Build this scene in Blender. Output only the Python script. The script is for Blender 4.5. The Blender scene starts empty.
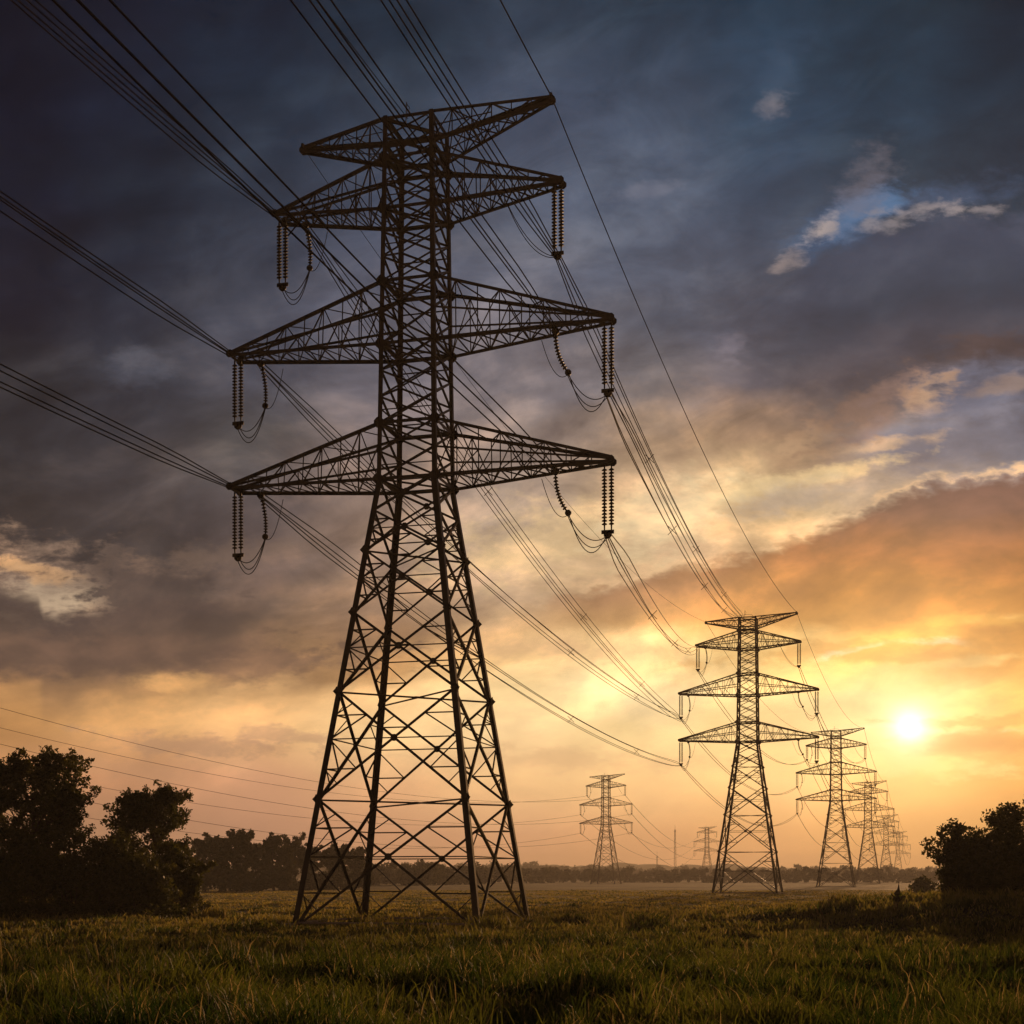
import bpy, math, random
import numpy as np
from mathutils import Vector, Matrix

random.seed(7)
rng = np.random.default_rng(11)
C = bpy.context.scene.collection
SC = bpy.context.scene
R = math.radians
F = 1480.0            # focal length in photo pixels
HX, HY = 512.0, 878.0 # vanishing point of the view axis (horizon row)
EYE = 2.8

# ------------------------------------------------------------------ camera
cd = bpy.data.cameras.new('camera'); cam = bpy.data.objects.new('camera', cd); C.objects.link(cam)
cam.location = (0, 0, EYE); cam.rotation_euler = (R(90), 0, 0)
cd.sensor_width = 36; cd.lens = 36*F/1024; cd.shift_y = (HY-512)/1024
cd.clip_start = .1; cd.clip_end = 20000
SC.camera = cam

# ------------------------------------------------------------------ light and exposure
SUN_AZ = math.atan((910-HX)/F); SUN_EL = math.atan((HY-727)/math.hypot(F, 910-HX))
SUN_STRENGTH = 2.6
EXPOSURE = 0.0
sd = bpy.data.lights.new('sun', 'SUN'); sun = bpy.data.objects.new('sun', sd); C.objects.link(sun)
sd.energy = SUN_STRENGTH; sd.angle = R(.6); sd.color = (1, .55, .25)
S = Vector((math.sin(SUN_AZ)*math.cos(SUN_EL), math.cos(SUN_AZ)*math.cos(SUN_EL), math.sin(SUN_EL)))
sun.rotation_euler = S.to_track_quat('Z', 'Y').to_euler()
sun.location = S*400
SC.view_settings.view_transform = 'Standard'; SC.view_settings.look = 'None'
SC.view_settings.exposure = EXPOSURE; SC.view_settings.gamma = 1
SC.render.engine = 'CYCLES'
SC.cycles.use_denoising = True
SC.cycles.max_bounces = 5; SC.cycles.volume_bounces = 1
SC.cycles.use_adaptive_sampling = True; SC.cycles.adaptive_threshold = .015
SC.cycles.sample_clamp_indirect = 4

def lin(h):
    v = [int(h[i:i+2], 16)/255 for i in (0, 2, 4)]
    return tuple((c/12.92 if c <= .04045 else ((c+.055)/1.055)**2.4) for c in v)

class NT:
    """small helper to write node maths"""
    def __init__(s, tree): s.t = tree
    def n(s, k): return s.t.nodes.new(k)
    def put(s, sock, v):
        if hasattr(v, 'links') or isinstance(v, bpy.types.NodeSocket): s.t.links.new(v, sock)
        elif isinstance(v, (tuple, list)) and len(v) == 3 and len(sock.default_value) == 4: sock.default_value = (*v, 1)
        else: sock.default_value = v
    def m(s, op, a, b=0.0, c=None, clamp=False):
        n = s.n('ShaderNodeMath'); n.operation = op; n.use_clamp = clamp
        s.put(n.inputs[0], a); s.put(n.inputs[1], b)
        if c is not None: s.put(n.inputs[2], c)
        return n.outputs[0]
    def ss(s, v, a, b, lo=0.0, hi=1.0, kind='SMOOTHSTEP'):
        n = s.n('ShaderNodeMapRange'); n.interpolation_type = kind
        s.put(n.inputs[0], v)
        for k, x in zip((1, 2, 3, 4), (a, b, lo, hi)): s.put(n.inputs[k], x)
        return n.outputs[0]
    def mix(s, f, a, b, kind='MIX'):
        n = s.n('ShaderNodeMix'); n.data_type = 'RGBA'; n.blend_type = kind
        s.put(n.inputs[0], f); s.put(n.inputs[6], a); s.put(n.inputs[7], b)
        return n.outputs[2]
    def ramp(s, f, stops, interp='LINEAR'):
        n = s.n('ShaderNodeValToRGB'); cr = n.color_ramp; cr.interpolation = interp
        cr.elements[0].position = stops[0][0]; cr.elements[0].color = (*stops[0][1], 1)
        cr.elements[1].position = stops[-1][0]; cr.elements[1].color = (*stops[-1][1], 1)
        for p, c in stops[1:-1]:
            e = cr.elements.new(p); e.color = (*c, 1)
        s.put(n.inputs[0], f)
        return n.outputs[0]
    def noise(s, vec, scale, detail=5, rough=.55, dist=0.0, col=False):
        n = s.n('ShaderNodeTexNoise'); n.noise_dimensions = '3D'
        s.put(n.inputs['Vector'], vec); n.inputs['Scale'].default_value = scale
        n.inputs['Detail'].default_value = detail; n.inputs['Roughness'].default_value = rough
        n.inputs['Distortion'].default_value = dist
        return n.outputs['Color' if col else 'Fac']
    def xyz(s, x, y, z):
        n = s.n('ShaderNodeCombineXYZ')
        for i, v in enumerate((x, y, z)): s.put(n.inputs[i], v)
        return n.outputs[0]

# ------------------------------------------------------------------ the sky (world, by direction)
W = bpy.data.worlds.new('World'); SC.world = W; W.use_nodes = True
wt = W.node_tree; wt.nodes.clear(); k = NT(wt)
def AZ(px): return math.atan((px-HX)/F)
def EL(px, py): return math.atan((HY-py)/math.hypot(F, px-HX))
def EL0(py): return math.atan((HY-py)/F)
tc = k.n('ShaderNodeTexCoord'); sp = k.n('ShaderNodeSeparateXYZ'); wt.links.new(tc.outputs['Generated'], sp.inputs[0])
U = k.m('ARCTAN2', sp.outputs[0], sp.outputs[1])
V = k.m('ARCSINE', sp.outputs[2])
V = k.m('MAXIMUM', V, -.02)
# sideways directions see the same height a little lower in the sky: straighten the rows near the view
cosU = k.m('MAXIMUM', k.m('COSINE', U), .8)
V = k.m('ARCTANGENT', k.m('DIVIDE', k.m('TANGENT', V), cosU))
def EL(px, py): return EL0(py)      # after straightening, rows are rows
cloudvec = k.xyz(k.m('MULTIPLY', U, 1.0), k.m('MULTIPLY', V, 2.1), 0.0)
skew = k.xyz(k.m('ADD', U, k.m('MULTIPLY', V, .9)), k.m('MULTIPLY', k.m('SUBTRACT', V, k.m('MULTIPLY', U, .28)), 2.6), 3.3)
n1 = k.noise(skew, 5.0, 6, .55, .3, col=True)
n2 = k.noise(cloudvec, 21.0, 6, .62, .2, col=True)
s1 = k.n('ShaderNodeSeparateColor'); wt.links.new(n1, s1.inputs[0])
s2 = k.n('ShaderNodeSeparateColor'); wt.links.new(n2, s2.inputs[0])
def c0(x): return k.m('SUBTRACT', x, .5)
wa = k.m('ADD', k.m('MULTIPLY', c0(s1.outputs[0]), .10), k.m('MULTIPLY', c0(s2.outputs[0]), .030))
wb = k.m('ADD', k.m('MULTIPLY', c0(s1.outputs[1]), .085), k.m('MULTIPLY', c0(s2.outputs[1]), .024))
# the warp dies out towards the horizon, where the layers lie flat
wfall = k.ss(V, 0.0, .20, .18, 1.0)
UW = k.m('ADD', U, k.m('MULTIPLY', wa, wfall)); VW = k.m('ADD', V, k.m('MULTIPLY', wb, wfall))
cols = [0, 128, 256, 384, 512, 640, 768, 896, 1024]
grid = [
 (-260, '0d1219 0e131a 10161e 141b24 18202a 18212c 162029 121a22 0f151c'),
 (0,    '131922 161c26 1d2430 28303d 343d4c 303b4a 2b3949 26313d 1b242e'),
 (100,  '141a24 19202c 252c39 3a4251 485063 434d5f 36465a 2c3a4a 242e3a'),
 (200,  '181d27 20252f 333845 4a5061 565c6c 50586a 444d5e 39424f 333a47'),
 (300,  '201f27 2b2b35 43444f 5a5a67 646470 5c5f6d 4a4d5b 3e414d 3b3f4b'),
 (380,  '2a2a31 383a44 4e4e59 6a666f 78707400 6a6569 57525a 524c52 4d4b54'),
 (450,  '2d2c31 3b393f 534f50 7e6f6b 9c887c a6896f a8876c 9c8a80 6d7080'),
 (510,  '302c2e 3d383a 5b5152 8f796d b89f8a d6b48e dcba8a ccae8c a08c80'),
 (570,  '3b3434 453e3d 665650 957a66 c4a68a d0ac88 dcb080 d09450 b87c3c'),
 (625,  '4c413c 53484200 6d5a4c a07c5c d4ac7c e4be88 eab870 e0a046 c08038'),
 (667,  '715844 745c48 8c6d50 c49662 ecc488 f4d094 f6cc7c f4be5c d49444'),
 (694,  'b48654 c09460 dcac72 f0c488 f4d498 f8dca4 fcd690 ffd88c eab058'),
 (730,  'bc8a54 d0a068 e2b47a f2cc90 f6d49a fada98 fad088 ffd88a ecb25a'),
 (780,  'a87850 b88660 c89670 d8a878 eabf84 f0c484 f6ca82 f6bc64 e0a04c'),
 (830,  'a07450 a87c5c b88868 c8946c d8a272 dca46c e2a664 e0a050 d09040'),
 (878,  '906848 98704f a87b5c b88460 c48c60 cc9060 d09058 d08c48 b87c38'),
]
ulo, uhi = AZ(-60), AZ(1084)
un = k.ss(UW, ulo, uhi, 0, 1, 'LINEAR')
def rowcol(py, h):
    c = lin(h)
    if py <= 300: c = tuple(max(v*.62, v-d) for v, d in zip(c, (.0080, .0038, .0002)))
    if 620 < py < 800: c = tuple(min(v*g_, 1.1) for v, g_ in zip(c, (1.14, 1.12, 1.08)))
    return c
col = None
for i, (py, hexes) in enumerate(grid):
    stops = [((AZ(cx)-ulo)/(uhi-ulo), rowcol(py, h[:6])) for cx, h in zip(cols, hexes.split())]
    rc = k.ramp(un, stops, 'EASE')
    if col is None: col = rc
    else: col = k.mix(k.ss(VW, EL0(grid[i-1][0]), EL0(py), 0, 1, 'LINEAR'), col, rc)
# soft light and dark in the cloud sheet
n3 = k.noise(skew, 10.0, 9, .63, .9)
mod = k.m('MULTIPLY', k.m('MULTIPLY', c0(n3), 1.35), k.ss(V, .02, .22, .12, 1.0))
mod = k.m('ADD', 1.0, mod)
modc = k.xyz(mod, mod, mod)
# relief: each billow is lighter on the side turned to the sun, darker on the other
off = k.n('ShaderNodeVectorMath'); off.operation = 'ADD'; off.inputs[1].default_value = (.012, -.030, 0)
rv = k.xyz(k.m('ADD', U, k.m('MULTIPLY', V, .5)), k.m('MULTIPLY', k.m('SUBTRACT', V, k.m('MULTIPLY', U, .22)), 1.75), 7.7)
wt.links.new(rv, off.inputs[0])
def relief(scale, amp, rough):
    a_ = k.noise(rv, scale, 8, rough, .3); b_ = k.noise(off.outputs[0], scale, 8, rough, .3)
    return k.m('MULTIPLY', k.m('SUBTRACT', a_, b_), amp)
rel = k.m('ADD', relief(6.5, 3.6, .56), relief(17.0, 1.1, .52))
rel = k.m('MULTIPLY', rel, k.ss(V, .03, .20, .15, 1.0))
rel = k.m('MULTIPLY', rel, k.ss(V, .28, .52, 1.0, .40))
col = k.mix(1.0, col, modc, 'MULTIPLY')
nA = s2.outputs[2]; nB = s1.outputs[2]
nfine = k.noise(cloudvec, 44.0, 8, .64, .15)

bl1 = k.noise(cloudvec, 30.0, 3, .5, .0); bl2 = k.noise(cloudvec, 85.0, 4, .55, .0)
bil = k.m('ADD', k.m('MULTIPLY', k.m('ABSOLUTE', c0(bl1)), 2.0), k.m('MULTIPLY', k.m('ABSOLUTE', c0(bl2)), .6))
def shape(px, py, rx, ry, rot=0, namp=.9, soft=.35):
    """0..1 mask of one ragged patch of cloud or gap, placed by direction"""
    u0, v0 = AZ(px), EL0(py); rx, ry = rx/F, ry/F; c, s = math.cos(R(rot)), math.sin(R(rot))
    du = k.m('SUBTRACT', UW2, u0); dv = k.m('SUBTRACT', VW2, v0)
    a = k.m('ADD', k.m('MULTIPLY', du, c/rx), k.m('MULTIPLY', dv, s/rx))
    b = k.m('ADD', k.m('MULTIPLY', du, -s/ry), k.m('MULTIPLY', dv, c/ry))
    d = k.m('SQRT', k.m('ADD', k.m('MULTIPLY', a, a), k.m('MULTIPLY', b, b)))
    d = k.m('ADD', d, k.m('MULTIPLY', c0(nfine), namp*3.0))
    return k.ss(d, .85-soft, .85+soft*1.3, 1, 0)
def patch(px, py, rx, ry, rot, colour, amt=1.0, namp=.9, soft=.35):
    global col
    m_ = k.m('MULTIPLY', shape(px, py, rx, ry, rot, namp, soft), amt)
    col = k.mix(m_, col, lin(colour))
# a gentler warp for placed shapes
UW2 = k.m('ADD', U, k.m('MULTIPLY', c0(s2.outputs[0]), .022)); VW2 = k.m('ADD', V, k.m('MULTIPLY', c0(s2.outputs[1]), .016))

# upper right: the blue gap and its lit rims
patch(850, 222, 52, 20, 22, '3e5676', .75, 1.0, .6)
patch(935, 198, 60, 12, 6, '485874', .6, 1.2, .7)
patch(862, 214, 42, 13, 20, '4e7096', .9, 1.0, .6)
patch(824, 228, 15, 8, 30, 'b4a298', .7, 1.5, .6)
patch(788, 262, 14, 7, 25, 'a08f89', .45, 1.5, .6)
patch(862, 190, 30, 17, 50, '77717a', .5, 1.5, .8)
patch(775, 103, 11, 7, 0, '94898c', .5, 1.4, .8)
patch(782, 75, 34, 14, 60, '3c5068', .45, .8, .8)
patch(645, 193, 28, 7, 8, '666b7c', .7, 1.2, .6)
patch(728, 346, 14, 10, 30, '75707c', .7, 1.2, .6)
patch(140, 365, 22, 14, 0, '50525e', .8, 1.2, .8)
# the dark purple bank under the gap: its top edge, its body
def bank(edge, fade, top_amp, colour, amt=1.0, rim=None, rimw=.006, left=None, right=None, flat=None):
    """a cloud bank: sharp ragged upper edge given by (px, py) points, lower side fading out"""
    global col
    us = [AZ(p[0]) for p in edge]; lo, hi = us[0], us[-1]
    e = k.ramp(k.ss(U, lo, hi, 0, 1, 'LINEAR'), [((u-lo)/(hi-lo), (EL0(p[1]),)*3) for u, p in zip(us, edge)])
    e = k.m('ADD', e, k.m('ADD', k.m('MULTIPLY', k.m('ABSOLUTE', c0(nA)), top_amp*2.2), k.m('MULTIPLY', bil, top_amp)))
    e = k.m('SUBTRACT', e, top_amp*.35)
    d = k.m('SUBTRACT', e, V)                       # > 0 inside
    inside = k.ss(d, -.0030, .0100)
    low = k.ss(d, fade*.35, fade, 1, 0)
    if flat: low = k.ss(k.m('ADD', VW2, k.m('MULTIPLY', c0(nfine), .012)), EL0(flat[1]), EL0(flat[0]))
    mk = k.m('MULTIPLY', inside, low)
    if left is not None: mk = k.m('MULTIPLY', mk, k.ss(U, AZ(left[0]), AZ(left[1])))
    if right is not None: mk = k.m('MULTIPLY', mk, k.ss(U, AZ(right[0]), AZ(right[1]), 1, 0))
    mk = k.m('MULTIPLY', mk, amt)
    if rim:
        rm = k.m('MULTIPLY', k.ss(d, -rimw*1.3, 0.0), k.ss(d, .0, rimw*.9, 1, 0))
        rm = k.m('MULTIPLY', rm, k.ss(s2.outputs[2], .40, .60, .10, 1.0))
        if left is not None: rm = k.m('MULTIPLY', rm, k.ss(U, AZ(left[0]), AZ(left[1])))
    if rim and right is not None: rm = k.m('MULTIPLY', rm, k.ss(U, AZ(right[0]), AZ(right[1]), 1, 0))
    col = k.mix(mk, col, colour(d) if callable(colour) else lin(colour))
    if rim: col = k.mix(k.m('MULTIPLY', rm, .75), col, lin(rim))
bank([(740, 300), (790, 272), (830, 245), (880, 226), (930, 208), (975, 208), (1100, 215)], .13, .016,
     lambda d: k.ramp(k.ss(d, 0, .12, 0, 1), [(0, lin('40475a')), (.3, lin('363f50')), (.7, lin('3b3a48')), (1, lin('4c454e'))]),
     .9, None, .0032, (735, 850))
for a_ in ((872, 224, 12, 6, 20), (898, 222, 13, 6, 25), (932, 208, 18, 5, 14), (958, 207, 14, 5, -8), (985, 212, 16, 4, -6)): patch(*a_, '8f8688', .7, 1.6, .7)
patch(985, 352, 70, 14, 12, '45393c', .8, 1.2, .5)
# lit fragments between the banks
patch(975, 395, 70, 26, 5, '6c7186', .8, .8, .6)
patch(1010, 385, 40, 8, 6, '9c8478', .7, 1.2, .5)
patch(925, 400, 26, 15, 35, 'c09a7c', .85, 1.4, .5)
patch(905, 437, 40, 18, 10, '787a8a', .8, .8, .6)
patch(955, 440, 70, 26, 8, '6f7080', .7, .8, .7)
patch(880, 445, 42, 5, 8, 'cfaa88', .8, 1.3, .6)
patch(840, 470, 60, 8, 12, 'e4c08e', .85, 1.3, .5)
patch(800, 452, 30, 14, 30, 'cda680', .7, 1.5, .6)
patch(865, 412, 55, 20, 25, '8a6a5a', .6, 1.5, .6)
patch(760, 490, 60, 9, 14, 'f0d09a', .8, 1.2, .6)
patch(790, 500, 50, 12, 12, 'b4a496', .6, 1.0, .6)
patch(560, 540, 110, 30, 8, 'ecc890', .55, 1.1, .7)
patch(660, 520, 60, 26, 20, 'e8cfa4', .6, 1.2, .7)
# the big warm bank on the right
def warm(d):
    h_ = k.ss(k.m('ADD', VW2, k.m('MULTIPLY', c0(n3), .02)), EL0(460), EL0(640), 0, 1, 'LINEAR')
    a = k.ramp(h_, [(0, lin('523e40')), (.28, lin('6a4a42')), (.55, lin('9a6238')), (.78, lin('c4823c')), (1, lin('dc9c48'))])
    b = k.ramp(h_, [(0, lin('8a6e62')), (.5, lin('94705c')), (.75, lin('b48660')), (1, lin('dcaa6c'))])
    return k.mix(k.ss(UW, AZ(560), AZ(860)), b, a)
bank([(480, 615), (560, 592), (620, 575), (690, 560), (750, 550), (800, 532), (850, 510), (905, 484), (960, 474), (1100, 462)],
     .2, .014, warm, .96, 'f0c494', .0045, (490, 600), None, (618, 642))
# a thin cloud with a burning rim, and one beside the sun
bank([(800, 662), (835, 656), (860, 648), (900, 641), (950, 640), (990, 645)], .02, .006, 'e2a04c', .85, 'fff0c4', .0030, (812, 835), (930, 985), (655, 668))
bank([(900, 742), (925, 736), (960, 731), (1100, 728)], .03, .006, 'd8964a', .8, 'ffe6ac', .0028, (905, 945), None, (748, 762))
bank([(960, 622), (985, 618), (1010, 616), (1100, 610)], .02, .006, 'cc883e', .8, 'f8c878', .0030, (955, 985), None, (626, 640))
# lower streaks
patch(850, 652, 120, 9, 4, 'd08c3c', .55, 1.4, .6)
patch(930, 665, 110, 5, 5, 'f8cc78', .6, 1.4, .6)
patch(990, 620, 60, 6, 2, 'eeb050', .5, 1.4, .6)
patch(560, 650, 90, 9, 0, 'dcae80', .5, 1.2, .7)
# left: the dark band, its bright gap
patch(45, 588, 76, 30, -8, 'a88a74', .75, 1.6, .8)
patch(58, 598, 40, 18, -6, 'dcc09c', .65, 1.6, .7)
patch(18, 568, 50, 7, -10, 'e0ac78', .7, 1.3, .5)
patch(150, 590, 62, 34, 0, '4d423f', .95, 1.2, .3)
bank([(-200, 600), (-60, 588), (0, 584), (22, 587), (38, 594), (44, 610), (70, 612), (92, 604), (120, 600), (170, 590), (260, 600), (330, 630)],
     .085, .008, lambda d: k.ramp(k.ss(d, 0, .05, 0, 1), [(0, lin('4c403d')), (.5, lin('52443e')), (1, lin('6a5446'))]), .92, None, right=(200, 330))
patch(230, 555, 90, 10, 6, '7c6658', .5, 1.4, .6)
patch(120, 655, 190, 17, 0, '5f4c42', .85, 1.5, .5)
patch(280, 668, 90, 12, 4, '82654f', .7, 1.5, .6)
patch(175, 682, 30, 8, 0, 'd6a468', .7, 1.2, .6)
patch(200, 745, 90, 9, -4, 'b08868', .65, 1.5, .5)
patch(110, 765, 90, 10, -6, 'b88c66', .45, 1.5, .6)
patch(280, 735, 50, 7, 0, 'bc9270', .6, 1.4, .5)
patch(560, 760, 130, 9, 0, 'dcae7c', .45, 1.4, .7)
# thin cloud bars by the sun
patch(985, 722, 90, 6, 2, 'dc9a48', .7, 1.5, .5)
patch(985, 742, 100, 9, 2, 'd08e40', .6, 1.4, .6)
patch(900, 768, 100, 9, 0, 'ffd880', .55, 1.4, .6)
patch(870, 727, 40, 3, 0, 'ffe8a0', .6, 1.2, .6)
lit = k.m('MAXIMUM', rel, 0.0, clamp=True); shd = k.m('MAXIMUM', k.m('MULTIPLY', rel, -1.0), 0.0, clamp=True)
col = k.mix(lit, col, k.mix(1.0, col, (2.3, 2.05, 1.75), 'MULTIPLY'))
col = k.mix(k.m('MULTIPLY', shd, .9, clamp=True), col, k.mix(1.0, col, (.36, .36, .42), 'MULTIPLY'))
# the low sky is a touch rosier than straw
col = k.mix(k.ss(V, .02, .24, 1.0, 0.0), col, k.mix(1.0, col, (1.04, .995, 1.05), 'MULTIPLY'))
# the sun behind thin cloud
du = k.m('SUBTRACT', U, AZ(910)); dv = k.m('SUBTRACT', V, EL0(727))
rr = k.m('SQRT', k.m('ADD', k.m('MULTIPLY', du, du), k.m('MULTIPLY', dv, dv)))
def glow(sig, c, amt, p=2.0):
    global col
    g = k.m('EXPONENT', k.m('MULTIPLY', k.m('POWER', k.m('DIVIDE', rr, sig/F), p), -1.0))
    g = k.m('MULTIPLY', g, amt)
    col = k.mix(g, col, c, 'ADD')
glow(200, (.45, .24, .08), .45, 1.6)
glow(92, (.50, .39, .25), .75, 1.2)
glow(15, (1.6, 1.5, 1.2), 1.0, 1.5)
# a clear Nishita sky shows faintly through the thin parts
ns = k.n('ShaderNodeTexSky'); ns.sky_type = 'NISHITA'; ns.sun_disc = False
ns.sun_elevation = SUN_EL; ns.sun_rotation = SUN_AZ; ns.dust_density = 2.0
bgn = k.n('ShaderNodeBackground'); wt.links.new(ns.outputs[0], bgn.inputs[0]); bgn.inputs[1].default_value = .0006
bgc = k.n('ShaderNodeBackground'); wt.links.new(col, bgc.inputs[0]); bgc.inputs[1].default_value = 1.0
ad = k.n('ShaderNodeAddShader'); wt.links.new(bgn.outputs[0], ad.inputs[0]); wt.links.new(bgc.outputs[0], ad.inputs[1])
wo = k.n('ShaderNodeOutputWorld'); wt.links.new(ad.outputs[0], wo.inputs[0])

# ------------------------------------------------------------------ materials
def material(name, c1, c2, scale=3.0, rough=.8, metal=0.0, trans=0.0, tcol=None, island=False, detail=5, bump=0.0, coord='Object', spec=.12):
    m = bpy.data.materials.new(name); m.use_nodes = True; t = m.node_tree; t.nodes.clear(); q = NT(t)
    tc = q.n('ShaderNodeTexCoord')
    nz = q.noise(tc.outputs[coord], scale, detail, .6, .2)
    f = q.ss(nz, .32, .68)
    if island:
        g = q.n('ShaderNodeNewGeometry')
        f = q.m('ADD', q.m('MULTIPLY', f, .5), q.m('MULTIPLY', g.outputs['Random Per Island'], .5))
    c = q.mix(f, c1, c2)
    b = q.n('ShaderNodeBsdfPrincipled'); t.links.new(c, b.inputs['Base Color'])
    b.inputs['Roughness'].default_value = rough; b.inputs['Metallic'].default_value = metal
    b.inputs['Specular IOR Level'].default_value = spec
    if bump:
        bp = q.n('ShaderNodeBump'); bp.inputs['Strength'].default_value = bump; t.links.new(nz, bp.inputs['Height'])
        t.links.new(bp.outputs[0], b.inputs['Normal'])
    out = q.n('ShaderNodeOutputMaterial')
    if trans:
        tr = q.n('ShaderNodeBsdfTranslucent')
        if tcol: t.links.new(q.mix(f, tcol[0], tcol[1]), tr.inputs[0])
        else: t.links.new(c, tr.inputs[0])
        mx = q.n('ShaderNodeMixShader'); mx.inputs[0].default_value = trans
        t.links.new(b.outputs[0], mx.inputs[1]); t.links.new(tr.outputs[0], mx.inputs[2]); t.links.new(mx.outputs[0], out.inputs[0])
    else: t.links.new(b.outputs[0], out.inputs[0])
    return m
M_steel = material('weathered_steel', (.013, .013, .014), (.044, .032, .025), .8, .48, .0, spec=.35)
M_insul = material('brown_porcelain', (.018, .011, .009), (.03, .018, .014), 2, .6, 0, spec=.1)
M_wire = material('aluminium_cable', (.030, .028, .027), (.04, .036, .033), .5, .8, .0, spec=.04)
M_conc = material('footing_concrete', (.22, .19, .16), (.32, .28, .24), 4, .9)
M_bark = material('bark', (.030, .022, .016), (.060, .045, .032), 5, .9, bump=.4)
M_leaf = material('leaves', (.018, .030, .009), (.052, .062, .018), .5, .55, 0, .4, ((.045, .062, .008), (.16, .13, .018)), True)
M_leaf2 = material('distant_leaves', (.030, .036, .014), (.055, .056, .020), .2, .7, 0, .3, ((.05, .045, .01), (.09, .07, .02)), True)
M_grass = material('grass_blades', (.030, .045, .010), (.085, .085, .022), .22, .5, 0, .45, ((.06, .085, .010), (.20, .17, .03)), True, 4)

# blades: green nearby, further out straw plus painted golden light, a few bleached stalks
def grass_material():
    m = bpy.data.materials.new('meadow_blades'); m.use_nodes = True; t = m.node_tree; t.nodes.clear(); q = NT(t)
    tc = q.n('ShaderNodeTexCoord'); g = q.n('ShaderNodeNewGeometry'); rnd = g.outputs['Random Per Island']
    nz = q.noise(tc.outputs['Object'], .34, 5, .68, .5)
    f = q.m('ADD', q.m('MULTIPLY', q.ss(nz, .38, .60), .7), q.m('MULTIPLY', rnd, .3))
    c = q.mix(f, (.011, .025, .006), (.078, .092, .020))
    tr = q.mix(f, (.018, .055, .006), (.21, .225, .032))
    s_ = q.n('ShaderNodeSeparateXYZ'); t.links.new(tc.outputs['Object'], s_.inputs[0])
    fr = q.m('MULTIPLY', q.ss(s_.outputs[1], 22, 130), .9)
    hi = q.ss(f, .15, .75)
    c = q.mix(fr, c, q.mix(hi, (.06, .07, .018), (.28, .22, .065))); tr = q.mix(fr, tr, q.mix(hi, (.09, .11, .015), (.52, .40, .09)))  # golden highlights of the distant meadow put into the blade colour
    st = q.ss(rnd, .90, .905)
    c = q.mix(st, c, (.30, .23, .10)); tr = q.mix(st, tr, (.42, .32, .12))
    b = q.n('ShaderNodeBsdfPrincipled'); t.links.new(c, b.inputs['Base Color']); b.inputs['Roughness'].default_value = .6
    b.inputs['Specular IOR Level'].default_value = .15
    x = q.n('ShaderNodeBsdfTranslucent'); t.links.new(tr, x.inputs[0])
    mx = q.n('ShaderNodeMixShader'); mx.inputs[0].default_value = .5
    t.links.new(b.outputs[0], mx.inputs[1]); t.links.new(x.outputs[0], mx.inputs[2])
    o = q.n('ShaderNodeOutputMaterial'); t.links.new(mx.outputs[0], o.inputs[0]); return m
M_grass = grass_material()

# ground: soil, short grass and straw in patches, far straw brightened with painted mist glow
M_ground = bpy.data.materials.new('meadow_soil'); M_ground.use_nodes = True
t = M_ground.node_tree; t.nodes.clear(); q = NT(t)
tcg = q.n('ShaderNodeTexCoord'); P_ = tcg.outputs['Object']
big = q.noise(P_, .035, 5, .6, .6); mid = q.noise(P_, .35, 6, .65, .4); fine = q.noise(P_, 5.0, 6, .7, 0)
c = q.mix(q.ss(mid, .35, .65), (.022, .024, .009), (.050, .048, .016))
spg = q.n('ShaderNodeSeparateXYZ'); t.links.new(P_, spg.inputs[0])
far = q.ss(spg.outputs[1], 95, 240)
c = q.mix(q.m('MULTIPLY', far, q.ss(big, .30, .60, .45, 1.0)), c, (.38, .29, .11))  # far field's golden glow is mixed into the base colour
c = q.mix(q.m('MULTIPLY', q.ss(fine, .45, .7), .5), c, (.012, .012, .006))
b = q.n('ShaderNodeBsdfPrincipled'); t.links.new(c, b.inputs['Base Color']); b.inputs['Roughness'].default_value = .95
b.inputs['Specular IOR Level'].default_value = .1
bp = q.n('ShaderNodeBump'); bp.inputs['Strength'].default_value = .8; bp.inputs['Distance'].default_value = .15
t.links.new(q.m('ADD', fine, mid), bp.inputs['Height']); t.links.new(bp.outputs[0], b.inputs['Normal'])
o_ = q.n('ShaderNodeOutputMaterial'); t.links.new(b.outputs[0], o_.inputs[0])

# ------------------------------------------------------------------ mesh helpers
def link(name, me, mat, parent=None, **props):
    o = bpy.data.objects.new(name, me); C.objects.link(o)
    if mat is not None: me.materials.append(mat)
    if parent is not None: o.parent = parent
    for a, v in props.items(): o[a] = v
    return o
def np_mesh(name, verts, faces, smooth=False):
    """verts (n,3); faces (m,k) array of one size, or a list of such arrays"""
    if not isinstance(faces, list): faces = [faces]
    me = bpy.data.meshes.new(name)
    me.vertices.add(len(verts)); me.vertices.foreach_set('co', np.asarray(verts, np.float32).ravel())
    idx = np.concatenate([f.ravel() for f in faces]).astype(np.int32)
    tot = np.concatenate([np.full(len(f), f.shape[1]) for f in faces]).astype(np.int32)
    start = np.concatenate([[0], np.cumsum(tot)[:-1]]).astype(np.int32)
    me.loops.add(len(idx)); me.loops.foreach_set('vertex_index', idx)
    me.polygons.add(len(tot)); me.polygons.foreach_set('loop_start', start); me.polygons.foreach_set('loop_total', tot)
    if smooth: me.polygons.foreach_set('use_smooth', np.ones(len(tot), bool))
    me.update(calc_edges=True); me.validate()
    return me
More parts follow.
